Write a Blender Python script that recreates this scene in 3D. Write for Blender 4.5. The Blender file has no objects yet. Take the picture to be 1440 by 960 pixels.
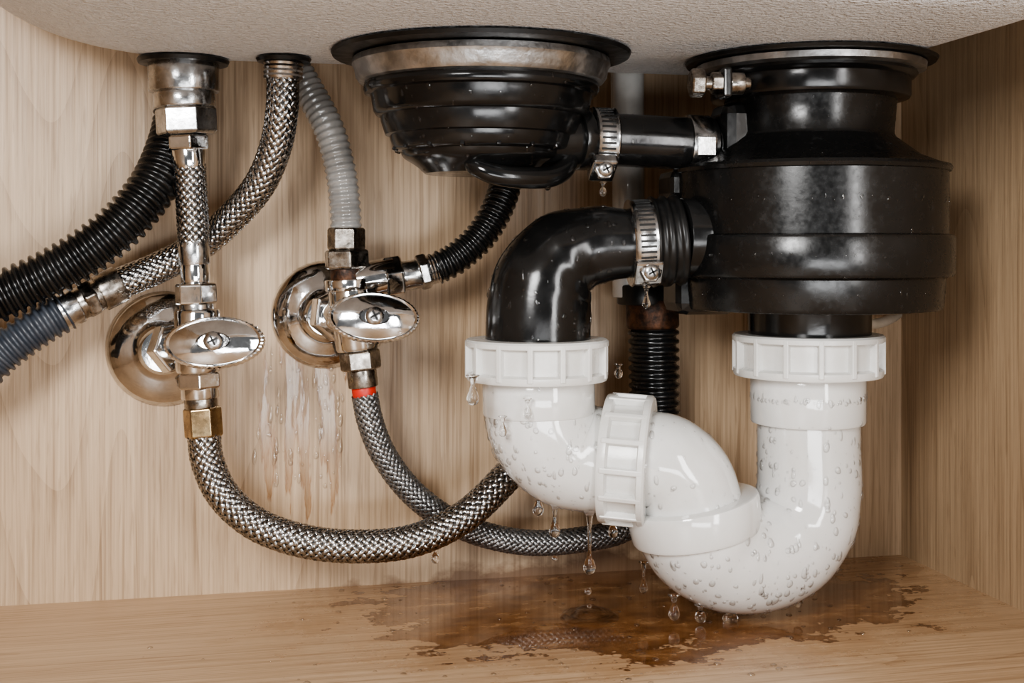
import bpy, math, random
from mathutils import Vector, Matrix
from math import pi, sin, cos, radians, tanh
random.seed(7)

# ------------------------------------------------------------------ layout
# Cabinet interior: back panel at Y=0.705, right panel at X=0.40, floor z=0.
WALL_Y = 0.705; EYE = 0.19; F = 1750.0
A = radians(12.2); sa, ca = sin(A), cos(A)
def dep(u, off): return (WALL_Y-off)/(ca - sa*(u-720)/F)
def S(u, v, off):
    """metric position measured from the photo, for a thing standing `off` metres out from the back panel"""
    d = dep(u, off); lat = d*(u-720)/F
    return Vector((d*sa+lat*ca, WALL_Y-off, EYE+d*(350-v)/F))
def px(n, u, off): return n*dep(u, off)/F
SINK_Z = 0.288

# ------------------------------------------------------------------ materials
def newmat(name):
    m = bpy.data.materials.new(name); m.use_nodes = True
    nt = m.node_tree; b = nt.nodes['Principled BSDF']
    return m, nt, b
def L(nt, a, b): nt.links.new(a, b)
def ramp(nt, fac, stops):
    r = nt.nodes.new('ShaderNodeValToRGB')
    e = r.color_ramp.elements
    while len(e) > 1: e.remove(e[-1])
    e[0].position = stops[0][0]; e[0].color = tuple(stops[0][1])+(1,)
    for p, c in stops[1:]:
        x = e.new(p); x.color = tuple(c)+(1,)
    L(nt, fac, r.inputs[0]); return r.outputs[0]
def g(x): return (x, x, x)
def math_(nt, op, a, b=None, c=None, clamp=False):
    n = nt.nodes.new('ShaderNodeMath'); n.operation = op; n.use_clamp = clamp
    for i, v in enumerate((a, b, c)):
        if v is None: continue
        if isinstance(v, (int, float)): n.inputs[i].default_value = v
        else: L(nt, v, n.inputs[i])
    return n.outputs[0]
def mixc(nt, fac, a, b, mode='MIX'):
    n = nt.nodes.new('ShaderNodeMix'); n.data_type = 'RGBA'; n.blend_type = mode
    for i, v in ((0, fac), (6, a), (7, b)):
        if isinstance(v, (int, float)): n.inputs[i].default_value = v
        elif isinstance(v, tuple): n.inputs[i].default_value = v+(1,) if len(v) == 3 else v
        else: L(nt, v, n.inputs[i])
    return n.outputs[2]
def noise(nt, vec, scale, detail=4, rough=.55, mscale=None):
    if mscale:
        mp = nt.nodes.new('ShaderNodeMapping'); mp.inputs['Scale'].default_value = mscale
        L(nt, vec, mp.inputs[0]); vec = mp.outputs[0]
    n = nt.nodes.new('ShaderNodeTexNoise'); n.inputs['Scale'].default_value = scale
    n.inputs['Detail'].default_value = detail; n.inputs['Roughness'].default_value = rough
    L(nt, vec, n.inputs['Vector']); return n.outputs[0]
def bump(nt, b, h, dist, strength=1.0):
    n = nt.nodes.new('ShaderNodeBump'); n.inputs['Distance'].default_value = dist
    n.inputs['Strength'].default_value = strength
    L(nt, h, n.inputs['Height']); L(nt, n.outputs[0], b.inputs['Normal'])

def simple(name, c1, c2, rough, metal=0, nscale=60, rvar=.1, bumpd=0, bscale=300, coat=0, lo=.4, hi=.65, spec=.5):
    m, nt, b = newmat(name)
    tc = nt.nodes.new('ShaderNodeTexCoord').outputs['Object']
    n = noise(nt, tc, nscale, 6, .6)
    L(nt, ramp(nt, n, [(lo, c1), (hi, c2)]), b.inputs['Base Color'])
    L(nt, ramp(nt, noise(nt, tc, nscale*1.7, 5), [(.35, g(max(0, rough-rvar))), (.7, g(rough+rvar))]), b.inputs['Roughness'])
    b.inputs['Metallic'].default_value = metal
    b.inputs['Specular IOR Level'].default_value = spec
    if coat:
        b.inputs['Coat Weight'].default_value = coat; b.inputs['Coat Roughness'].default_value = .05
    if bumpd: bump(nt, b, noise(nt, tc, bscale, 4), bumpd)
    return m

DX0 = S(428, 580, 0).x
def wood(name, grain, light, dark, stain=False, off=(0, 0, 0), damp=False):
    m, nt, b = newmat(name)
    tc = nt.nodes.new('ShaderNodeTexCoord').outputs['Object']
    mo = nt.nodes.new('ShaderNodeMapping'); mo.inputs['Location'].default_value = off
    L(nt, tc, mo.inputs[0]); co = mo.outputs[0]
    def sc(a, l): return (a, a, l) if grain == 'Z' else (l, a, a)
    fine = noise(nt, co, 1, 4, .6, sc(620, 10))
    med = noise(nt, co, 1, 3, .5, sc(210, 3.5))
    low = noise(nt, co, 1, 1, .4, sc(9, .9))
    broad = noise(nt, co, 1, 2, .5, sc(16, 2))
    pores = noise(nt, co, 1, 2, .5, sc(560, 40))
    ca_ = math_(nt, 'FRACT', math_(nt, 'MULTIPLY', low, 26.0))
    ca_ = math_(nt, 'POWER', ca_, 4.0)
    t = math_(nt, 'ADD', math_(nt, 'MULTIPLY', fine, .75), math_(nt, 'MULTIPLY', med, .40))
    t = math_(nt, 'ADD', t, math_(nt, 'MULTIPLY', broad, .14))
    t = math_(nt, 'ADD', t, math_(nt, 'MULTIPLY', ca_, .10))
    col = ramp(nt, t, [(.45, light), (.68, tuple((a*.58+b_*.42) for a, b_ in zip(light, dark))), (.88, dark)])
    col = mixc(nt, math_(nt, 'MULTIPLY', ramp(nt, pores, [(.58, g(0)), (.72, g(1))]), .42), col, dark)
    sp = nt.nodes.new('ShaderNodeSeparateXYZ'); L(nt, tc, sp.inputs[0])
    if not stain:
        r = ramp(nt, med, [(.3, g(.36)), (.7, g(.5))])
        if damp:   # damp run-down marks on the panel under the right-hand valve
            dx = math_(nt, 'DIVIDE', math_(nt, 'SUBTRACT', sp.outputs[0], DX0), .028)
            dz = math_(nt, 'DIVIDE', math_(nt, 'SUBTRACT', sp.outputs[2], .095), .052)
            d2 = math_(nt, 'ADD', math_(nt, 'MULTIPLY', dx, dx), math_(nt, 'MULTIPLY', dz, dz))
            f = math_(nt, 'SUBTRACT', .85, d2)
            f = math_(nt, 'ADD', f, math_(nt, 'MULTIPLY', math_(nt, 'SUBTRACT', noise(nt, tc, 1, 5, .6, (110, 10, 14)), .5), 6.0))
            k = ramp(nt, f, [(.45, g(0)), (.65, g(1))])
            ke = ramp(nt, f, [(.35, g(0)), (.55, g(1)), (.95, g(.35))])
            col = mixc(nt, math_(nt, 'MULTIPLY', ke, .75), col, mixc(nt, 1.0, col, (.60, .42, .27), 'MULTIPLY'))
            f2 = math_(nt, 'SUBTRACT', math_(nt, 'MULTIPLY', noise(nt, tc, 1, 4, .6, (45, 10, 60)), .030), sp.outputs[2])
            dx2 = math_(nt, 'ABSOLUTE', math_(nt, 'SUBTRACT', sp.outputs[0], .20))
            f2 = math_(nt, 'SUBTRACT', f2, math_(nt, 'MULTIPLY', dx2, .10))
            k2 = ramp(nt, math_(nt, 'MULTIPLY', f2, 100.0), [(0, g(0)), (.6, g(1))])
            col = mixc(nt, math_(nt, 'MULTIPLY', k2, .8), col, (.13, .06, .025))
            r = mixc(nt, k, r, g(.16))
        L(nt, col, b.inputs['Base Color']); L(nt, r, b.inputs['Roughness'])
        bump(nt, b, t, .0004, .5)
        return m
    dx = math_(nt, 'DIVIDE', math_(nt, 'SUBTRACT', sp.outputs[0], .212), .148)
    dy = math_(nt, 'DIVIDE', math_(nt, 'SUBTRACT', sp.outputs[1], .645), .090)
    dist = math_(nt, 'SQRT', math_(nt, 'ADD', math_(nt, 'MULTIPLY', dx, dx), math_(nt, 'MULTIPLY', dy, dy)))
    n1 = noise(nt, tc, 1, 5, .62, (30, 34, 20))
    n2 = noise(nt, tc, 1, 6, .65, (24, 60, 20))
    n3 = noise(nt, tc, 1, 3, .6, (150, 170, 20))
    f = math_(nt, 'SUBTRACT', 1.0, dist)
    f = math_(nt, 'ADD', f, math_(nt, 'MULTIPLY', math_(nt, 'SUBTRACT', n1, .5), 1.15))
    f = math_(nt, 'ADD', f, math_(nt, 'MULTIPLY', math_(nt, 'SUBTRACT', n2, .5), .7))
    f = math_(nt, 'ADD', f, math_(nt, 'MULTIPLY', math_(nt, 'SUBTRACT', n3, .5), .35))
    halo = ramp(nt, math_(nt, 'ADD', f, .5), [(.05, g(0)), (.42, g(.40)), (.5, g(.40))])
    core = ramp(nt, math_(nt, 'ADD', f, .2), [(.185, g(0)), (.215, g(1))])
    edge = ramp(nt, math_(nt, 'ADD', f, .2), [(.18, g(0)), (.21, g(1)), (.27, g(.55)), (.45, g(.1))])
    brown = ramp(nt, noise(nt, tc, 1, 6, .7, (45, 80, 20)), [(.36, (.035, .015, .006)), (.45, (.13, .056, .020)), (.55, (.27, .13, .05)), (.66, (.46, .29, .15))])
    brown = mixc(nt, .34, brown, mixc(nt, 1.0, col, (.60, .36, .19), 'MULTIPLY'))
    c = mixc(nt, halo, col, mixc(nt, 1.0, col, (.66, .48, .30), 'MULTIPLY'))
    c = mixc(nt, core, c, brown)
    c = mixc(nt, math_(nt, 'MULTIPLY', edge, .6), c, (.10, .04, .012))
    L(nt, c, b.inputs['Base Color'])
    wet = ramp(nt, math_(nt, 'ADD', f, .9), [(.55, g(0)), (.75, g(1))])
    r = mixc(nt, wet, g(.40), ramp(nt, noise(nt, tc, 90, 4), [(.4, g(.08)), (.65, g(.22))]))
    L(nt, r, b.inputs['Roughness'])
    L(nt, core, b.inputs['Coat Weight']); b.inputs['Coat Roughness'].default_value = .03
    b.inputs['Coat IOR'].default_value = 1.33
    h = math_(nt, 'ADD', math_(nt, 'MULTIPLY', t, .3), math_(nt, 'MULTIPLY', core, .5))
    bump(nt, b, h, .0006, .5)
    return m

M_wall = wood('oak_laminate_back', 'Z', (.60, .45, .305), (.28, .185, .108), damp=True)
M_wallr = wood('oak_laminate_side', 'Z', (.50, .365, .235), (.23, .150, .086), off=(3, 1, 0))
M_floor = wood('oak_laminate_floor', 'X', (.63, .455, .295), (.34, .215, .122), stain=True)
M_black = simple('black_plastic', g(.006), g(.012), .20, 0, 45, .07, .00004, 300)
M_blackd = simple('black_plastic_marked', g(.007), g(.035), .25, 0, 190, .06, .00003, 300, lo=.60, hi=.88)
M_rub = simple('black_rubber', g(.006), g(.012), .36, 0, 80, .08, spec=.4)
M_corr = simple('black_corrugated', g(.006), g(.012), .26, 0, 80, .06, spec=.5)
M_gcorr = simple('slate_corrugated', (.035, .042, .055), (.06, .068, .082), .35, 0, 80, .08)
M_pvc = simple('white_pvc', (.68, .68, .66), (.75, .75, .74), .11, 0, 20, .03, .00003, 200, coat=.7)
M_pvcn = simple('white_nylon_nut', (.64, .635, .61), (.72, .72, .70), .26, 0, 30, .06, .0001, 300)
M_chrome = simple('chrome', g(.60), g(.80), .10, 1, 90, .06, .00010, 120)
M_steel = simple('brushed_steel', g(.36), g(.60), .24, 1, 120, .08, .00008, 400)
M_oldst = simple('tarnished_steel', (.16, .14, .12), (.46, .43, .39), .30, 1, 160, .10, .0001, 400)
M_zinc = simple('zinc_ring', g(.34), g(.60), .40, 1, 70, .1, .0003, 250)
M_brass = simple('brass', (.26, .18, .10), (.48, .36, .21), .26, 1, 120, .08)
M_rust = simple('rusty_metal', (.02, .010, .006), (.11, .045, .02), .5, .5, 200, .1, .0003, 400)
M_red = simple('red_plastic', (.50, .02, .015), (.58, .035, .02), .35)
M_dark = simple('dark_slot', g(.01), g(.02), .6)
M_cord = simple('cream_plastic', (.55, .50, .42), (.62, .57, .5), .45)
M_wire = simple('braid_wire', g(.18), g(.62), .24, 1, 450, .10, 0, lo=.36, hi=.68)
M_wire2 = simple('braid_wire_dull', g(.14), g(.36), .32, .8, 450, .10, 0, lo=.36, hi=.68)
M_core = simple('braid_core', g(.01), g(.03), .5)

def mk_sink():
    m, nt, b = newmat('sink_enamel')
    tc = nt.nodes.new('ShaderNodeTexCoord').outputs['Object']
    h = math_(nt, 'ADD', noise(nt, tc, 330, 2), math_(nt, 'MULTIPLY', noise(nt, tc, 800, 2), .6))
    c = ramp(nt, noise(nt, tc, 9, 5), [(.35, (.78, .78, .785)), (.65, (.85, .85, .855))])
    c = mixc(nt, ramp(nt, h, [(.68, g(.30)), (.85, g(0))]), c, (.56, .55, .54))
    L(nt, c, b.inputs['Base Color'])
    b.inputs['Roughness'].default_value = .5
    bump(nt, b, h, .0035, 1.0)
    return m
M_sink = mk_sink()
def mk_water():
    m, nt, b = newmat('water')
    b.inputs['Base Color'].default_value = (1, 1, 1, 1)
    b.inputs['Transmission Weight'].default_value = 1
    b.inputs['IOR'].default_value = 1.33
    b.inputs['Roughness'].default_value = 0.0
    return m
M_water = mk_water()
def mk_bead(name, rim, k=1.0, cap=.35):
    m = bpy.data.materials.new(name); m.use_nodes = True; nt = m.node_tree
    nt.nodes.clear()
    out = nt.nodes.new('ShaderNodeOutputMaterial'); mx = nt.nodes.new('ShaderNodeMixShader')
    tr = nt.nodes.new('ShaderNodeBsdfTransparent'); gl = nt.nodes.new('ShaderNodeBsdfGlossy')
    gl.inputs['Roughness'].default_value = .04
    lw = nt.nodes.new('ShaderNodeLayerWeight'); lw.inputs[0].default_value = .4
    L(nt, ramp(nt, lw.outputs['Facing'], [(0, g(1)), (.45, g(max(.95, rim))), (.85, g(rim)), (1, g(rim))]), tr.inputs[0])
    fr = nt.nodes.new('ShaderNodeFresnel'); fr.inputs[0].default_value = 1.42
    L(nt, math_(nt, 'MINIMUM', math_(nt, 'MULTIPLY', fr.outputs[0], k), cap), mx.inputs[0])
    L(nt, tr.outputs[0], mx.inputs[1]); L(nt, gl.outputs[0], mx.inputs[2])
    L(nt, mx.outputs[0], out.inputs[0]); return m
M_bead = mk_bead('water_bead', .72, 1.5, .6)
M_film = mk_bead('water_film', .93, 1.2, .55)
def mk_clear(name, a, b_, tr):
    m, nt, b = newmat(name)
    tc = nt.nodes.new('ShaderNodeTexCoord').outputs['Object']
    L(nt, ramp(nt, noise(nt, tc, 60, 4), [(.35, a), (.65, b_)]), b.inputs['Base Color'])
    b.inputs['Roughness'].default_value = .16
    b.inputs['Transmission Weight'].default_value = tr
    b.inputs['Coat Weight'].default_value = .5
    return m
M_clear = mk_clear('translucent_vinyl', (.26, .255, .245), (.44, .435, .42), .25)
M_standp = mk_clear('aged_vinyl', (.42, .41, .39), (.54, .53, .51), .05)

# ------------------------------------------------------------------ mesh helpers
COL = bpy.context.scene.collection
def root(name, loc):
    e = bpy.data.objects.new(name, None); e.empty_display_size = .02
    e.location = loc; COL.objects.link(e); return e
def mk(name, verts, faces, mat, parent=None, smooth=True, ang=38):
    me = bpy.data.meshes.new(name); me.from_pydata([tuple(v) for v in verts], [], faces)
    me.materials.append(mat)
    if smooth:
        me.polygons.foreach_set('use_smooth', [True]*len(me.polygons))
        me.set_sharp_from_angle(angle=radians(ang))
    me.update()
    o = bpy.data.objects.new(name, me); COL.objects.link(o)
    if parent:
        o.parent = parent; o.matrix_parent_inverse = Matrix.Translation(-Vector(parent.location))
    return o
def frame(p, z, x=None):
    z = Vector(z).normalized()
    if x is None: x = Vector((1, 0, 0)) if abs(z.x) < .9 else Vector((0, 0, 1))
    x = Vector(x); x = (x - z*x.dot(z)).normalized(); y = z.cross(x)
    M = Matrix((x, y, z)).transposed().to_4x4(); M.translation = Vector(p); return M
def bevel(o, w, seg=2):
    b = o.modifiers.new('bevel', 'BEVEL'); b.width = w; b.segments = seg; b.limit_method = 'ANGLE'
    b.angle_limit = radians(35); return o
def lathe(name, prof, M, mat, parent=None, segs=72, sx=1, sy=1, rmod=None, ang=38, smooth=True, cap=True):
    vs, fs = [], []
    rings = []
    for i, (r, z) in enumerate(prof):
        if r < 1e-7:
            rings.append([len(vs)]); vs.append(M @ Vector((0, 0, z)))
        else:
            ring = []
            for k in range(segs):
                t = 2*pi*k/segs; rr = r*(rmod(t, i) if rmod else 1)
                ring.append(len(vs)); vs.append(M @ Vector((rr*cos(t)*sx, rr*sin(t)*sy, z)))
            rings.append(ring)
    for a, b in zip(rings, rings[1:]):
        for k in range(segs):
            k2 = (k+1) % segs
            if len(a) == 1 and len(b) == 1: continue
            if len(a) == 1: fs.append((a[0], b[k], b[k2]))
            elif len(b) == 1: fs.append((a[k], b[0], a[k2]))
            else: fs.append((a[k], b[k], b[k2], a[k2]))
    if cap and len(rings[0]) > 1: fs.append(tuple(rings[0]))
    if cap and len(rings[-1]) > 1: fs.append(tuple(reversed(rings[-1])))
    if prof[-1][1] > prof[0][1]:
        fs = [tuple(reversed(f)) for f in fs]
    return mk(name, vs, fs, mat, parent, smooth, ang)
def cyl(name, p0, p1, r, mat, parent=None, r2=None, c=.0006, segs=48):
    p0, p1 = Vector(p0), Vector(p1); h = (p1-p0).length; r2 = r if r2 is None else r2
    return lathe(name, [(0, 0), (r-c, 0), (r-c*.3, c*.3), (r, c), (r2, h-c), (r2-c*.3, h-c*.3), (r2-c, h), (0, h)], frame(p0, p1-p0), mat, parent, segs)
def hexn(name, p0, p1, r, mat, parent=None, rot=0.0, n=6, c=.001):
    p0, p1 = Vector(p0), Vector(p1); h = (p1-p0).length
    M = frame(p0, p1-p0) @ Matrix.Rotation(rot, 4, 'Z')
    o = lathe(name, [(0, 0), (r*.90, 0), (r, c), (r, h-c), (r*.90, h), (0, h)], M, mat, parent, n, smooth=False)
    return bevel(o, .0005, 2)
def thread(name, p0, p1, r, mat, parent=None, pitch=.0013):
    p0, p1 = Vector(p0), Vector(p1); h = (p1-p0).length; pr = [(0, 0)]
    n = max(2, int(h/pitch))
    for i in range(n):
        pr += [(r*.95, h*i/n), (r, h*(i+.5)/n)]
    pr += [(r*.95, h), (0, h)]
    return lathe(name, pr, frame(p0, p1-p0), mat, parent, 40)
def box(name, M, dims, mat, parent=None, bev=0.0):
    x, y, z = [d/2 for d in dims]
    vs = [M @ Vector(c) for c in ((-x,-y,-z),(x,-y,-z),(x,y,-z),(-x,y,-z),(-x,-y,z),(x,-y,z),(x,y,z),(-x,y,z))]
    fs = [(0,3,2,1),(4,5,6,7),(0,1,5,4),(1,2,6,5),(2,3,7,6),(3,0,4,7)]
    o = mk(name, vs, fs, mat, parent, smooth=False)
    if bev: bevel(o, bev, 2)
    return o
def catmull(pts, rad, step):
    P = [Vector(p) for p in pts]
    P = [P[0]*2-P[1]]+P+[P[-1]*2-P[-2]]
    R = [rad[0]]+list(rad)+[rad[-1]]
    dense = []
    for i in range(1, len(P)-2):
        a, b, c, d = P[i-1], P[i], P[i+1], P[i+2]
        t0 = 0; t1 = t0+(b-a).length**.5; t2 = t1+(c-b).length**.5; t3 = t2+(d-c).length**.5
        for k in range(40):
            f = k/40; t = t1+(t2-t1)*f
            A1_ = a*((t1-t)/(t1-t0))+b*((t-t0)/(t1-t0)); A2_ = b*((t2-t)/(t2-t1))+c*((t-t1)/(t2-t1)); A3_ = c*((t3-t)/(t3-t2))+d*((t-t2)/(t3-t2))
            B1 = A1_*((t2-t)/(t2-t0))+A2_*((t-t0)/(t2-t0)); B2 = A2_*((t3-t)/(t3-t1))+A3_*((t-t1)/(t3-t1))
            q = B1*((t2-t)/(t2-t1))+B2*((t-t1)/(t2-t1))
            e = f*f*(3-2*f); dense.append((q, R[i]*(1-e)+R[i+1]*e))
    dense.append((P[-2], R[-2]))
    cum = [0]
    for i in range(1, len(dense)): cum.append(cum[-1]+(dense[i][0]-dense[i-1][0]).length)
    total = cum[-1]; n = max(2, int(round(total/step))); res = []; j = 0
    for i in range(n+1):
        s = total*i/n
        while j < len(cum)-2 and cum[j+1] < s: j += 1
        f = (s-cum[j])/max(1e-9, cum[j+1]-cum[j]); f = min(1, max(0, f))
        res.append((dense[j][0].lerp(dense[j+1][0], f), dense[j][1]*(1-f)+dense[j+1][1]*f, s))
    fr = []; T0 = (res[1][0]-res[0][0]).normalized()
    nrm = T0.orthogonal().normalized()
    for i in range(len(res)):
        a = res[max(0, i-1)][0]; b = res[min(len(res)-1, i+1)][0]; T = (b-a).normalized()
        nrm = (nrm - T*nrm.dot(T)).normalized(); fr.append((T, nrm, T.cross(nrm)))
    return res, fr, total
def sweep(name, pts, rad, mat, parent=None, step=.003, segs=32, rf=None, ang=60):
    if isinstance(rad, (int, float)): rad = [rad]*len(pts)
    res, fr, tot = catmull(pts, rad, step)
    vs, fs = [], []
    for (p, r, s), (T, n, b) in zip(res, fr):
        if rf: r = r+rf(s)
        for k in range(segs):
            t = 2*pi*k/segs; vs.append(p+(n*cos(t)+b*sin(t))*r)
    m = len(res)
    for i in range(m-1):
        for k in range(segs):
            k2 = (k+1) % segs
            fs.append((i*segs+k, i*segs+k2, (i+1)*segs+k2, (i+1)*segs+k))
    fs.append(tuple(reversed(range(segs)))); fs.append(tuple(range((m-1)*segs, m*segs)))
    return mk(name, vs, fs, mat, parent, True, ang)
def corr(name, pts, r, mat, parent=None, pitch=.0052, amp=.0011, segs=36):
    return sweep(name, pts, r, mat, parent, pitch/10, segs, lambda s: amp*(tanh(2.2*cos(2*pi*s/pitch))-.6), 80)
def braid(name, pts, r, parent, n=14, mat=None):
    amp = .00032
    sweep('core', pts, r-.0009, M_core, parent, .004, 24)
    h = pi*r/n; res, fr, tot = catmull(pts, [r]*len(pts), h/4)
    w = 1/r; vs, fs = [], []
    half = pi/n*.72
    for fam in (1, -1):
        for k in range(n):
            base = len(vs)
            for (p, rr, s), (T, nn, bb) in zip(res, fr):
                th = fam*(2*pi*k/n + w*s); hh = fam*amp*cos(n*w*s)
                ds = half*r*.5
                for q, ex in ((-1, -.00022), (-.45, .0001), (.45, .0001), (1, -.00022)):
                    t = th + q*half*.5*fam
                    vs.append(p - T*(q*ds) + (nn*cos(t)+bb*sin(t))*(rr+hh+ex))
            m = len(res)
            for i in range(m-1):
                for q in range(3):
                    a = base+i*4+q; f = (a, a+1, a+5, a+4)
                    fs.append(f if fam > 0 else tuple(reversed(f)))
    return mk(name, vs, fs, mat or M_wire, parent, True, 80)

def slip_nut(name, p0, p1, r, parent, mat=None, n=14, rot=0.0, deep=.905):
    mat = mat or M_pvcn; p0, p1 = Vector(p0), Vector(p1); h = (p1-p0).length; M = frame(p0, p1-p0)
    c = .0010; lip = h*.15
    lathe(name, [(r*.70, 0), (r-c, 0), (r, c), (r, lip), (r-.0006, lip+.0004), (r*(deep+.01), lip+.0008), (r*deep, h*.78), (r*.955, h*.81), (r*.985, h*.83), (r*.985, h-c), (r*.97, h), (r*.70, h)], M, mat, parent, 96)
    for i in range(n):
        t = 2*pi*i/n+rot
        MM = M @ Matrix.Rotation(t, 4, 'Z') @ Matrix.Translation((r*.945, 0, h*.49))
        box(name+'_rib', MM, (r*.115, .0028, h*.90), mat, parent, .0006)
def phillips(p, nrm, r, parent, mat=None):
    M = frame(p, nrm, (1, 0, .5)); h = r*.45
    lathe('screw_head', [(0, -h), (r, -h), (r, h*.3), (r*.8, h*.75), (r*.4, h), (0, h)], M, mat or M_steel, parent, 32)
    for a in (0, pi/2):
        box('screw_cross', M @ Matrix.Rotation(a, 4, 'Z') @ Matrix.Translation((0, 0, h*.92)), (r*1.15, r*.22, r*.18), M_dark, parent)
def hose_clamp(center, axis, r, w, scr, slots=True):
    e = root('hose_clamp', center); M = frame(center, axis)
    t = .0009
    lathe('band', [(r, -w/2), (r+t, -w/2), (r+t*1.6, -w/2+.0006), (r+t, -w/2+.0014), (r+t, w/2-.0014), (r+t*1.6, w/2-.0006), (r+t, w/2), (r, w/2)], M, M_steel, e, 96)
    if slots:
        k = int(2*pi*r/.0026)
        for i in range(k):
            box('slot', M @ Matrix.Rotation(2*pi*i/k, 4, 'Z') @ Matrix.Translation((r+t, 0, 0)), (.0004, .0011, w*.58), M_dark, e)
    d = Vector(scr)-Vector(center); ax = Vector(axis).normalized(); d = d-ax*d.dot(ax)
    rad = d.normalized(); Mh = frame(scr, rad, ax)
    box('screw_housing', Mh @ Matrix.Translation((0, 0, -.001)), (w*1.05, .015, .006), M_steel, e, .0012)
    q = Vector(scr)+Vector((0, -.0045, 0))
    hexn('screw_hex', q+Vector((0, .004, 0)), q, .0056, M_steel, e)
    phillips(q+Vector((0, -.0008, 0)), (0, -1, 0), .0040, e)
    return e

# ------------------------------------------------------------------ room shell
def slab(name, lo, hi, mat):
    lo, hi = Vector(lo), Vector(hi)
    return box(name, Matrix.Translation((lo+hi)/2), tuple(hi-lo), mat)
LX = -.34; RX = .40; TOP = .47; FY = .10
slab('floor', (LX-.02, FY, -.018), (RX+.02, WALL_Y+.018, 0), M_floor)
slab('wall_back', (LX-.02, WALL_Y, 0), (RX+.02, WALL_Y+.018, TOP), M_wall)
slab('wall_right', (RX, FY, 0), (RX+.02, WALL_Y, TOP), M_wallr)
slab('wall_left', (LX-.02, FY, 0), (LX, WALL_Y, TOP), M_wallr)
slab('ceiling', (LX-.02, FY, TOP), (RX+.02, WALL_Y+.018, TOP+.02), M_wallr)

# ------------------------------------------------------------------ sink
def sink():
    xl, xr, yf, yb = -.150, .388, .40, .694
    RL, RR, RF, RB, H = .095, .070, .06, .030, .085
    vs, fs = [], []; rings = []; K = 14
    def ring(iL, iR, iF, iB, z, rc):
        ids = []
        x0, x1, y0, y1 = xl+iL, xr-iR, yf+iF, yb-iB
        for cx, cy, a0 in ((x1-rc, y1-rc, 0), (x0+rc, y1-rc, pi/2), (x0+rc, y0+rc, pi), (x1-rc, y0+rc, 1.5*pi)):
            for k in range(K+1):
                a = a0+pi/2*k/K; ids.append(len(vs)); vs.append(Vector((cx+rc*cos(a), cy+rc*sin(a), z)))
        return ids
    rings.append(ring(RL+.08, RR+.08, RF+.05, RB+.05, SINK_Z, .03))
    for i in range(19):
        ph = pi/2*i/18; q = 1-sin(ph)
        rings.append(ring(RL*q, RR*q, RF*q, RB*q, SINK_Z+H*(1-cos(ph)), .05))
    rings.append(ring(0, 0, 0, 0, TOP-.012, .05))
    rings.append(ring(-.010, -.010, -.03, -.008, TOP-.010, .05))
    rings.append(ring(-.010, -.010, -.03, -.008, TOP-.001, .05))
    n = len(rings[0])
    for a, b in zip(rings, rings[1:]):
        for k in range(n): fs.append((a[k], b[k], b[(k+1) % n], a[(k+1) % n]))
    fs = [tuple(reversed(f)) for f in fs]
    fs.append(tuple(reversed(rings[0])))
    fs.append(tuple(rings[-1]))
    mk('kitchen_sink', vs, fs, M_sink, None, True, 50)
sink()

# ------------------------------------------------------------------ basket drain
o1 = .097
C1 = S(677, 73, o1); C1.z = 0
e = r_bowl = root('sink_drain_bowl', (C1.x, C1.y, .26))
T = Matrix.Translation(C1)
def down(name, prof, mat, TT, parent, **k): return lathe(name, prof, TT, mat, parent, 96, **k)
down('gasket_flange', [(0, .2879), (.0725, .2879), (.0742, .2868), (.0735, .2850), (.060, .2840), (0, .2840)], M_rub, T, e)
down('metal_ring', [(0, .2845), (.0605, .2845), (.0635, .2835), (.0640, .2805), (.0628, .2785), (.0622, .2745), (.0605, .2722), (.0575, .2715), (0, .2715)], M_zinc, T, e)
BOWL = down('bowl', [(0, .274), (.0575, .274), (.0582, .2700), (.0585, .2685), (.0575, .2665), (.0550, .2658), (.0545, .2640), (.0535, .2580), (.0522, .2560), (.0500, .2552),
              (.0498, .2530), (.0480, .2475), (.0475, .2462), (.0455, .2456), (.0452, .2440), (.0440, .2400), (.0430, .2388), (.0400, .2380), (.0395, .2362), (.0380, .2345), (.0345, .2325), (.0310, .2300), (.0280, .2272), (.0, .2262)], M_black, T, e)
for k in range(16):
    t = 2*pi*k/16
    box('bowl_rib', T @ Matrix.Rotation(t, 4, 'Z') @ Matrix.Translation((.0425, 0, .2405)) @ Matrix.Rotation(-.3, 4, 'Y'), (.0030, .0022, .0050), M_black, e, .0006)
pp = [S(690, 205, .105), S(740, 200, .108), S(790, 196, .105), S(850, 196, .100)]
sweep('outlet', pp, [.0135, .0145, .0138, .0125], M_black, e, .002)
cyl('outlet_collar', S(806, 196, .1045), S(822, 196, .103), .0155, M_black, e)
sweep('outlet_rim', [S(655, 222, .120), S(672, 236, .128), S(700, 246, .130), S(740, 250, .128), S(775, 248, .122), S(795, 236, .115), S(800, 215, .108)], [.0035, .0045, .005, .0052, .0052, .005, .005], M_black, e, .002)

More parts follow.
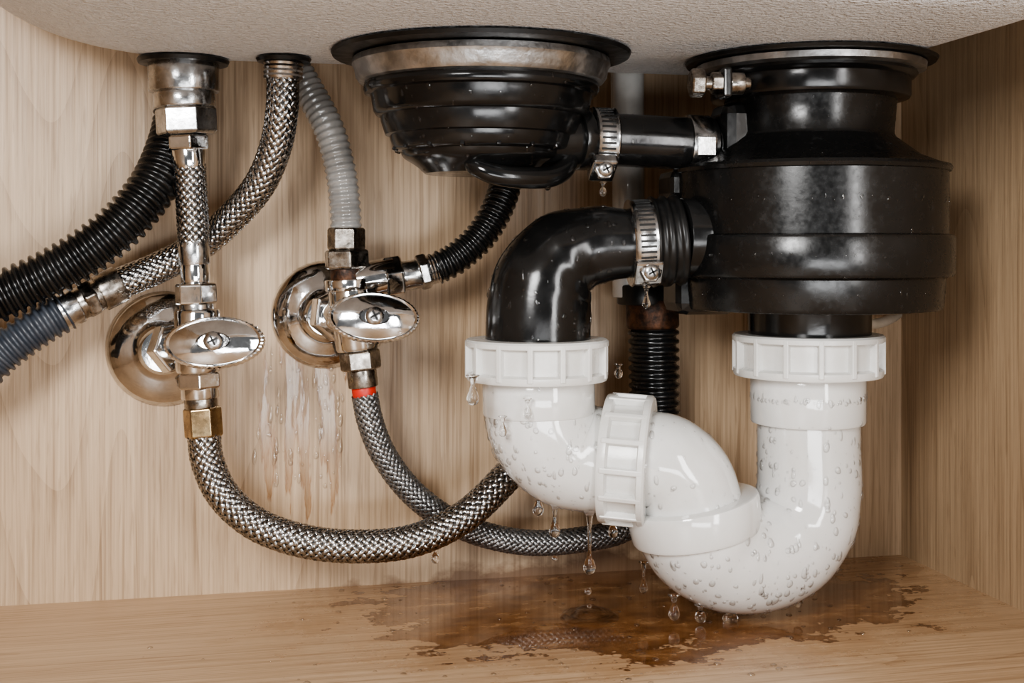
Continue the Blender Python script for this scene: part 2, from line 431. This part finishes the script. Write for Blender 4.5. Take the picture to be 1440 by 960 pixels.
# ------------------------------------------------------------------ disposer
o2 = .105
C2 = S(1138, 85, o2); C2.z = 0
e2 = root('garbage_disposal', (C2.x, C2.y, .21)); T2 = Matrix.Translation(C2)
down('gasket_flange', [(0, .2879), (.0625, .2879), (.0640, .2870), (.0632, .2855), (.05, .2850), (0, .2850)], M_rub, T2, e2)
down('mount_ring', [(0, .2855), (.0570, .2855), (.0585, .2845), (.0582, .2815), (.0560, .2805), (0, .2805)], M_zinc, T2, e2)
down('mount_collar', [(0, .2812), (.0535, .2812), (.0542, .2790), (.0525, .2772), (.0508, .2768), (.0508, .2685), (.0500, .2670), (.0455, .2660), (0, .2660)], M_black, T2, e2)
HOUS = down('housing', [(0, .267), (.0440, .267), (.0435, .262), (.0425, .2490), (.0435, .2470), (.0560, .2375), (.0660, .2335), (.0700, .2325), (.0708, .2310), (.0700, .2292), (.0690, .2288),
                 (.0690, .1990), (.0690, .1975), (.0715, .1968), (.0722, .1955), (.0720, .1780), (.0712, .1765), (.0685, .1760), (.0675, .1752), (.0665, .1615), (.0655, .1595), (.0600, .1588), (0, .1588)], M_blackd, T2, e2)
down('outlet_neck', [(0, .160), (.0325, .160), (.0315, .1570), (.0312, .140), (0, .140)], M_black, T2, e2)
bx = S(1008, 117, .150)
d_ = Vector((1, -.12, 0)).normalized()
box('clamp_lug', frame(bx+d_*.004, d_), (.014, .012, .004), M_black, e2, .001)
cyl('bolt_shank', bx-d_*.010, bx+d_*.016, .0032, M_oldst, e2)
hexn('bolt_head', bx-d_*.013, bx-d_*.006, .0070, M_oldst, e2, .3)
hexn('bolt_nut', bx-d_*.003, bx+d_*.003, .0055, M_oldst, e2, .1)
cyl('bolt_sleeve', bx+d_*.006, bx+d_*.013, .0052, M_oldst, e2)
cyl('discharge_nozzle', S(955, 335, .112), S(1050, 335, .112), .0202, M_black, e2, c=.0012)
cyl('discharge_flange', S(1003, 335, .112), S(1030, 335, .112), .0240, M_black, e2, c=.003)
box('discharge_block', frame(S(985, 376, .092), (0, 0, 1)), (.034, .030, .048), M_black, e2, .006)
box('discharge_bracket', frame(S(985, 262, .085), (0, 0, 1)), (.040, .026, .016), M_black, e2, .004)
sweep('rubber_boot', [S(916, 340, .110), S(936, 339, .111), S(957, 337, .112)], .0222, M_rub, e2, .0006, 48, lambda s: .0007*tanh(2*cos(2*pi*s/.0065)), 80)
cyl('inlet_nipple', S(990, 204, .102), S(1062, 207, .102), .0112, M_black, e2)
cyl('inlet_collar', S(1002, 205, .102), S(1014, 205, .102), .0130, M_black, e2)
box('inlet_block', frame(S(1045, 188, .106), (0, 0, 1)), (.030, .026, .030), M_black, e2, .006)

# link hose between bowl and disposer
e = r_link = root('drain_link_hose', S(910, 198, .10))
LINK = sweep('tube', [S(826, 196, .101), S(870, 197, .101), S(930, 200, .102), S(1000, 204, .102)], .0134, M_black, e, .003, 40)
def ax(a, b): return (Vector(b)-Vector(a)).normalized()
hose_clamp(S(846, 197, .101), ax(S(826, 196, .101), S(930, 200, .102)), .0152, .0120, S(848, 238, .113))
hl = S(979, 203, .102)
e = root('hose_clamp', hl)
lathe('band', [(.0136, -.006), (.0146, -.006), (.0150, -.005), (.0150, .005), (.0146, .006), (.0136, .006)], frame(hl, (1, 0, -.03)), M_steel, e, 64)
box('band_ear', frame(hl+Vector((0, -.0148, -.002)), (0, -1, 0)), (.010, .010, .0018), M_steel, e, .0006)

# ------------------------------------------------------------------ black trap elbow
e3 = root('trap_elbow_pipe', S(780, 390, .10))
EL = sweep('elbow', [S(757, 505, .100), S(757, 450, .100), S(763, 402, .100), S(790, 362, .101), S(835, 345, .104), S(885, 342, .108), S(925, 340, .110)],
           [px(74, 757, .1), px(74, 757, .1), px(72, 757, .1), px(65, 757, .1), px(55, 800, .1), px(48, 860, .1), px(47, 900, .1)], M_black, e3, .002, 64)
hose_clamp(S(902, 341, .109), ax(S(885, 342, .108), S(925, 340, .110)), .0205, .0130, S(912, 382, .124))

# ------------------------------------------------------------------ white P-trap
e4 = root('p_trap', S(960, 680, .10))
kx = lambda n: px(n, 900, .10)
slip_nut('slip_nut_inlet', S(755, 476, .100), S(755, 533, .100), px(101, 755, .1), e4, rot=.1)
A1 = sweep('inlet_elbow', [S(757, 515, .100), S(757, 560, .100), S(765, 604, .100), S(793, 634, .100), S(832, 645, .102), S(890, 646, .104)],
           [kx(76), kx(75), kx(76), kx(76), kx(73), kx(64)], M_pvc, e4, .002, 72)
cyl('inlet_socket', S(757, 531, .100), S(758, 582, .100), kx(77.5), M_pvc, e4, r2=kx(78), c=.0012, segs=80)
slip_nut('slip_nut_middle', S(915, 649, .1105), S(850, 643, .1010), kx(91), e4, rot=.2, deep=.89)
A2 = sweep('riser_elbow', [S(868, 644, .104), S(905, 645, .109), S(935, 652, .112), S(960, 678, .112), S(972, 715, .111), S(978, 745, .110)],
           [kx(62), kx(66), kx(69), kx(72), kx(72), kx(72)], M_pvc, e4, .002, 72)
cyl('u_bend_collar', S(981, 752, .110), S(972, 702, .110), kx(92), M_pvc, e4, r2=kx(94), c=.0022, segs=80)
A3 = sweep('u_bend', [S(1137, 560, .105), S(1137, 620, .105), S(1137, 690, .105), S(1127, 731, .105), S(1100, 763, .106), S(1058, 779, .107), S(1016, 772, .108), S(988, 748, .109), S(978, 715, .110)],
           [kx(73), kx(73), kx(74), kx(77), kx(80), kx(81), kx(84), kx(88), kx(88)], M_pvc, e4, .002, 80)
A4 = cyl('outlet_socket', S(1136, 520, .105), S(1136, 594, .105), px(80, 1136, .105), M_pvc, e4, c=.0015, segs=80)
slip_nut('slip_nut_outlet', S(1136, 469, .105), S(1136, 527, .105), px(105, 1136, .105), e4, rot=.05)

# ------------------------------------------------------------------ stop valves
def handle(p, nrm, w, h, parent, tilt):
    M = frame(p, nrm, (1, 0, tilt))
    def rm(t, i): return 1+(.010*cos(44*t) if 2 <= i <= 6 else 0)
    pr = [(0, -.011), (.30, -.010), (.80, -.0085), (.97, -.0060), (1.0, -.0035), (1.0, -.001), (.97, .0012), (.93, .0016), (.88, .0008), (.72, .0022), (.5, .0034), (.34, .0040), (.30, .0030), (0, .0030)]
    pr = [(r*w, z) for r, z in pr]
    lathe('handle', pr, M, M_chrome, parent, 264, 1, h/w, rm, 30)
    phillips(M @ Vector((0, 0, .0046)), nrm, .0046, parent)
def escutcheon(c, r, parent):
    M = frame(c, (0, -1, 0))
    lathe('escutcheon', [(0, .0), (r, 0), (r*1.0, .0012), (r*.97, .0026), (r*.88, .0050), (r*.70, .0085), (r*.55, .0095), (r*.45, .0110), (r*.36, .0150), (0, .0155)], M, M_chrome, parent, 96)

v1 = root('shutoff_valve', S(277, 480, .045))
escutcheon(S(232, 490, 0), .0312, v1)
cyl('stem', S(234, 490, .010), S(272, 482, .043), .0098, M_chrome, v1)
hexn('wall_nut', S(240, 489, .020), S(252, 487, .029), .0145, M_chrome, v1, .2)
cyl('body', S(277, 434, .044), S(279, 524, .044), px(32, 277, .044), M_chrome, v1, c=.002)
cyl('bonnet', S(279, 482, .044), S(296, 481, .070), .0105, M_chrome, v1)
cyl('body_top', S(276, 424, .044), S(277, 444, .044), px(24, 277, .044), M_steel, v1)
hexn('inlet_nut', S(275, 398, .044), S(276, 428, .044), px(30, 275, .044), M_chrome, v1, .25)
cyl('outlet_stub', S(280, 520, .044), S(282, 560, .044), px(27, 280, .044), M_chrome, v1, c=.001)
hexn('outlet_hex', S(280, 522, .044), S(281, 546, .044), px(32, 280, .044), M_chrome, v1, .5)
cyl('outlet_ring', S(282, 556, .044), S(283, 573, .044), px(23, 280, .044), M_oldst, v1)
hexn('brass_nut', S(284, 572, .044), S(287, 615, .045), px(27, 285, .044), M_brass, v1, .1)
handle(S(301, 481, .080), (-.10, -1, .22), px(70, 300, .08), px(37, 300, .08), v1, .02)

v2 = root('shutoff_valve', S(500, 440, .045))
escutcheon(S(458, 442, 0), .0302, v2)
cyl('stem', S(460, 442, .010), S(492, 442, .043), .0100, M_chrome, v2)
hexn('wall_nut', S(466, 442, .018), S(476, 442, .027), .0145, M_chrome, v2, .4)
cyl('body', S(492, 404, .044), S(505, 492, .044), px(32, 500, .044), M_chrome, v2, c=.002)
cyl('bonnet', S(500, 442, .044), S(522, 444, .068), .0105, M_oldst, v2)
cyl('body_neck', S(488, 372, .044), S(490, 408, .044), px(24, 490, .044), M_rust, v2)
cyl('body_collar', S(490, 392, .044), S(491, 408, .044), px(34, 490, .044), M_chrome, v2)
hexn('inlet_nut', S(487, 320, .044), S(487, 352, .044), px(27, 490, .044), M_oldst, v2, .2)
hexn('inlet_nut_lower', S(487, 351, .044), S(488, 378, .044), px(33, 490, .044), M_oldst, v2, .45)
hexn('outlet_nut', S(505, 492, .044), S(508, 520, .044), px(29, 500, .044), M_oldst, v2, .1)
cyl('outlet_sleeve', S(508, 516, .044), S(511, 544, .044), px(21, 500, .044), M_oldst, v2)
cyl('red_ring', S(511, 543, .044), S(513, 558, .044), px(17, 500, .044), M_red, v2)
cyl('branch', S(500, 398, .044), S(556, 386, .044), .0100, M_chrome, v2)
hexn('branch_nut', S(540, 392, .044), S(566, 388, .044), .0118, M_chrome, v2, .3)
cyl('branch_sleeve', S(562, 389, .044), S(592, 384, .044), .0080, M_steel, v2)
hexn('branch_ferrule', S(588, 384, .044), S(603, 380, .044), .0098, M_steel, v2, .1)
thread('branch_thread', S(600, 381, .044), S(616, 376, .044), .0082, M_steel, v2)
handle(S(526, 446, .078), (-.02, -1, .22), px(65, 528, .078), px(36, 528, .078), v2, -.06)

# ------------------------------------------------------------------ supply hoses
o = .043
f1 = S(258, 83, o)
e = root('faucet_supply_hose', S(270, 200, o))
lathe('gasket', [(0, .2880), (.0225, .2880), (.0232, .2868), (.0225, .2850), (0, .2850)], Matrix.Translation((f1.x, f1.y, 0)), M_rub, e, 64)
cyl('tailpiece', S(258, 86, o), S(259, 130, o), px(49, 258, o), M_steel, e, c=.001)
cyl('tail_ring', S(259, 128, o), S(260, 152, o), px(43, 258, o), M_steel, e, c=.001)
hexn('nut_large', S(261, 150, o), S(263, 190, o), px(43, 258, o), M_steel, e, .15, c=.0015)
hexn('nut_small', S(264, 190, o), S(265, 212, o), px(31, 258, o), M_chrome, e, .4)
cyl('ferrule', S(265, 208, o), S(267, 238, o), px(25, 258, o), M_chrome, e, r2=px(22, 258, o))
braid('braid', [S(267, 232, o), S(269, 270, o), S(271, 310, o), S(272, 345, o)], px(21.5, 270, o), e, 12)
cyl('ferrule_lower', S(272, 338, o), S(274, 372, o), px(22, 270, o), M_steel, e)
cyl('ferrule_lower_b', S(274, 371, o), S(275, 400, o), px(20, 270, o), M_chrome, e)

f2 = S(399, 80, .060)
e = root('faucet_supply_hose', S(340, 280, .04))
lathe('gasket', [(0, .2880), (.0132, .2880), (.0140, .2868), (.0132, .2852), (0, .2852)], Matrix.Translation((f2.x, f2.y, 0)), M_rub, e, 64)
thread('thread', S(399, 80, .060), S(398, 112, .060), px(28, 398, .06), M_steel, e, .0022)
braid('braid', [S(398, 108, .060), S(397, 150, .059), S(388, 205, .052), S(366, 258, .043), S(330, 302, .033), S(282, 344, .023), S(225, 375, .021), S(165, 400, .026)], px(22, 350, .05), e, 12)
d0 = S(170, 398, .026); d1 = S(90, 438, .033); dd = ax(d0, d1)
cyl('coupling', d0, d0+dd*.012, .0098, M_oldst, e)
cyl('coupling_mid', d0+dd*.011, d0+dd*.024, .0085, M_oldst, e)
hexn('coupling_nut', d0+dd*.014, d0+dd*.021, .0102, M_oldst, e, .2)
cyl('coupling_end', d0+dd*.024, d0+dd*.034, .0096, M_steel, e)

e = root('corrugated_drain_hose', S(40, 470, .035))
corr('tube', [d0+dd*.031, S(50, 462, .036), S(8, 492, .038), S(-40, 530, .040), Vector((-.20, .662, .115)), Vector((-.27, .66, .10)), Vector((-.338, .660, .09))], .0102, M_gcorr, e, .0042, .0010)
e = root('corrugated_drain_hose', S(150, 320, .03))
corr('tube', [S(250, 135, .016), S(248, 175, .018), S(238, 212, .026), S(215, 262, .036), S(168, 318, .042), S(100, 368, .044), S(20, 408, .045), S(-40, 430, .047), Vector((-.22, .655, .155)), Vector((-.338, .650, .150))], .0122, M_corr, e, .0046, .0013)

e = root('braided_water_hose', S(480, 760, .06))
braid('braid', [S(287, 612, .045), S(291, 645, .046), S(312, 693, .050), S(358, 735, .055), S(425, 760, .060), S(500, 768, .062), S(580, 760, .062), S(650, 728, .058), S(703, 680, .050), S(745, 630, .036), S(775, 590, .022), S(790, 560, .002)], px(22.5, 480, .06), e, 12)

e = root('vinyl_hose', S(470, 200, .04))
sweep('tube', [S(418, 98, .026), S(435, 128, .030), S(462, 180, .038), S(478, 235, .042), S(485, 285, .044), S(487, 326, .044)], .0080, M_clear, e, .0005, 32, lambda s: .00045*cos(2*pi*s/.0038), 80)
e = root('braided_water_hose', S(620, 720, .04))
braid('braid', [S(513, 555, .044), S(520, 590, .044), S(540, 640, .042), S(585, 697, .038), S(650, 740, .034), S(735, 762, .032), S(820, 758, .030), S(880, 742, .026), S(900, 715, .024)], .0068, e, 12, M_wire2)
e = root('corrugated_hose', S(680, 320, .045))
corr('tube', [S(612, 378, .044), S(640, 364, .044), S(676, 332, .044), S(700, 292, .042), S(713, 250, .036), S(719, 200, .030), S(721, 150, .026)], .0086, M_corr, e, .0038, .0008)

e = root('drain_standpipe', S(900, 350, .03))
cyl('pipe', S(883, 98, .026), S(884, 418, .028), .0092, M_standp, e)
cyl('pipe_rib', S(866, 98, .022), S(867, 250, .022), .0030, M_standp, e)
cyl('coupling_black', S(905, 400, .030), S(905, 428, .030), .0150, M_rub, e, c=.001)
cyl('coupling', S(917, 420, .030), S(918, 462, .030), .0150, M_rust, e, c=.002)
corr('tube', [S(919, 455, .030), S(920, 540, .030), S(921, 620, .030), S(922, 705, .030)], .0142, M_corr, e, .0050, .0009)
e = root('power_cord', S(1235, 452, .03))
sweep('tube', [S(1195, 446, .060), S(1225, 455, .040), S(1243, 452, .025), S(1256, 446, .010), S(1262, 442, .001)], .0030, M_cord, e, .002, 20)

# ------------------------------------------------------------------ water
BUF = {}; DRP = {}
def buf(p, B=BUF): return B.setdefault(p.name if p else '', (p, [], []))
def add_blob(par, c, nrm, r, hgt, elong=1.0, full=False, B=BUF, wob=0.0):
    _, WV, WF = buf(par, B)
    n = Vector(nrm).normalized(); d = Vector((0, 0, -1)); d = d-n*d.dot(n)
    if d.length < 1e-4: d = n.orthogonal()
    d.normalize(); s = n.cross(d); base = len(WV); NS, NR = 14, 5
    p1, p2 = random.uniform(0, 6.28), random.uniform(0, 6.28)
    WV.append(Vector(c)+n*hgt)
    for i in range(1, NR+1):
        ph = (pi*(.97 if full else .53))*i/NR
        for k in range(NS):
            t = 2*pi*k/NS
            el = elong if cos(t) < 0 else 1+(elong-1)*.25
            w_ = 1+wob*(sin(2*t+p1)+.6*sin(3*t+p2))
            WV.append(Vector(c)+n*(hgt*cos(ph))+(d*(cos(t)*el)+s*sin(t))*(r*w_*sin(ph)))
    for k in range(NS): WF.append((base, base+1+k, base+1+(k+1) % NS))
    for i in range(NR-1):
        for k in range(NS):
            a = base+1+i*NS+k; b = base+1+i*NS+(k+1) % NS
            WF.append((a, a+NS, b+NS, b))
    if full: WF.append(tuple(base+1+(NR-1)*NS+k for k in range(NS)))
def scatter(o, n, r0, r1):
    ps = o.data.polygons
    cand = [(p.area, p.center.copy(), p.normal.copy()) for p in ps if len(p.vertices) == 4]
    ws = [c[0] for c in cand]
    for a, c, nn in random.choices(cand, ws, k=n):
        q = random.random()**2.6; r = r0+(r1-r0)*q
        j = Vector((random.uniform(-1, 1), random.uniform(-1, 1), random.uniform(-1, 1)))*.0012
        j -= nn*j.dot(nn)
        el = random.choice((1, 1, 1.25, 1.8)) if abs(nn.z) > .7 else random.choice((1, 1.1, 1.4, 2.2, 3.5 if r < .0012 else 1.8))
        add_blob(o.parent, c+j, nn, r, r*.52, el, wob=.09)
scatter(A1, 620, .0003, .0018); scatter(A2, 220, .0003, .0015); scatter(A3, 950, .0003, .0018); scatter(A4, 200, .0003, .0014)
scatter(EL, 380, .0003, .0014)
scatter(BOWL, 220, .0003, .0011); scatter(HOUS, 340, .0003, .0010); scatter(LINK, 70, .0003, .0009)
water = root('water_droplets', (.12, .63, 0))
for i in range(80):
    u = random.choice((385, 415, 455, 470))+random.gauss(0, 9); v = random.uniform(495, 690)
    r = random.uniform(.0004, .0015)
    add_blob(water, S(u, v, 0), (0, -1, 0), r, r*.5, random.uniform(1, 6), wob=.1)
for i in range(260):
    x = random.gauss(.17, .085); y = random.uniform(.52, .70)
    if x > .39 or x < -.1: continue
    r = .0003+.0015*random.random()**2
    add_blob(water, Vector((x, y, 0)), (0, 0, 1), r, r*.5, 1, wob=.08)
def drip(par, u, vt, vb, rpx, off, neck=.35):
    _, WV, WF = buf(par, DRP)
    top = S(u, vt, off); bot = S(u, vb, off); r = px(rpx, u, off); h = top.z-bot.z
    pr = [(0, -.0006), (r*1.15, 0), (r*.6, h*.10), (r*neck, h*.3), (r*neck, max(h*.35, h-r*3.4)), (r*.7, h-r*2.2), (r*.98, h-r*1.35), (r, h-r), (r*.8, h-r*.42), (r*.42, h-r*.1), (0, h)]
    NS = 14; rings = []; last = -1
    for rr, z in pr:
        z = max(z, last+1e-5); last = z
        if rr == 0: rings.append([len(WV)]); WV.append(top-Vector((0, 0, z)))
        else:
            rg = []
            for k in range(NS):
                t = 2*pi*k/NS; rg.append(len(WV)); WV.append(top+Vector((rr*cos(t), rr*sin(t), -z)))
            rings.append(rg)
    for a, b in zip(rings, rings[1:]):
        for k in range(NS):
            k2 = (k+1) % NS
            if len(a) == 1: WF.append((a[0], b[k], b[k2]))
            elif len(b) == 1: WF.append((a[k], b[0], a[k2]))
            else: WF.append((a[k], b[k], b[k2], a[k2]))
rc = bpy.data.objects['hose_clamp']; rc2 = bpy.data.objects['hose_clamp.002']
for a in [(e4, 665, 527, 570, 9, .132), (e4, 707, 585, 614, 6, .125), (e4, 742, 560, 590, 6, .129), (e4, 757, 690, 726, 8, .105), (e4, 780, 706, 756, 8, .108), (e4, 829, 715, 808, 9, .110, .3), (e4, 862, 728, 756, 7, .105),
          (e4, 948, 836, 872, 8, .110), (e4, 985, 850, 876, 8, .110), (e4, 1027, 855, 881, 11, .108), (e4, 1122, 836, 854, 7, .108), (rc, 848, 256, 276, 5, .115), (rc2, 909, 402, 434, 6, .120), (r_bowl, 770, 252, 268, 5, .125),
          (e4, 905, 790, 834, 6, .09), (bpy.data.objects['braided_water_hose'], 612, 768, 792, 6, .06), (e4, 870, 512, 532, 6, .10)]:
    drip(*a)
for u, v, r in ((827, 831, 5), (780, 785, 4), (829, 852, 3)):
    c = S(u, v, .110); R = px(r, u, .11)
    add_blob(e4, c, (0, 0, 1), R, R, 1, True, DRP)
for k, (p, WV, WF) in BUF.items():
    mk('water_beads', WV, WF, M_bead, p, True, 80)
for k, (p, WV, WF) in DRP.items():
    mk('water_drips', WV, WF, M_water, p, True, 80)
c = S(829, 700, .085); c.z = 0.0004
lathe('splash_dome', [(0, .0056), (.002, .0055), (.0045, .0050), (.007, .0037), (.009, .0018), (.0105, .0009), (.012, .0018), (.0135, .0014), (.0152, .0001)], Matrix.Translation(c), M_film, water, 64, ang=80, cap=False)

# ------------------------------------------------------------------ lights
def area(name, loc, tgt, sx, sy, power, col=(1, 1, 1)):
    l = bpy.data.lights.new(name, 'AREA'); l.shape = 'RECTANGLE'; l.size = sx; l.size_y = sy; l.energy = power; l.color = col
    ob = bpy.data.objects.new(name, l); COL.objects.link(ob); ob.location = loc
    ob.rotation_euler = (Vector(tgt)-Vector(loc)).to_track_quat('-Z', 'Y').to_euler()
area('key_softbox', (-.34, -.20, .48), (.12, .65, .14), .24, .32, 9.0, (1, .99, .975))
area('strip_softbox', (.47, -.28, .26), (.24, .65, .18), .14, .50, 3.8, (1, .99, .98))
area('low_fill', (.08, -.30, -.02), (.15, .55, .29), .5, .16, 2.9, (.97, .985, 1))
w = bpy.data.worlds.new('world'); w.use_nodes = True; bpy.context.scene.world = w
w.node_tree.nodes['Background'].inputs[0].default_value = (.98, .99, 1, 1)
w.node_tree.nodes['Background'].inputs[1].default_value = .17
try: bpy.context.scene.view_settings.look = 'AgX - Medium High Contrast'
except Exception as ex: print(ex)

# ------------------------------------------------------------------ camera
cd = bpy.data.cameras.new('camera'); cam = bpy.data.objects.new('camera', cd); COL.objects.link(cam)
cam.location = (0, 0, EYE); cam.rotation_euler = (pi/2, 0, -A)
cd.sensor_width = 36; cd.lens = F/1440*36; cd.shift_y = -130/1440; cd.clip_start = .01
bpy.context.scene.camera = cam
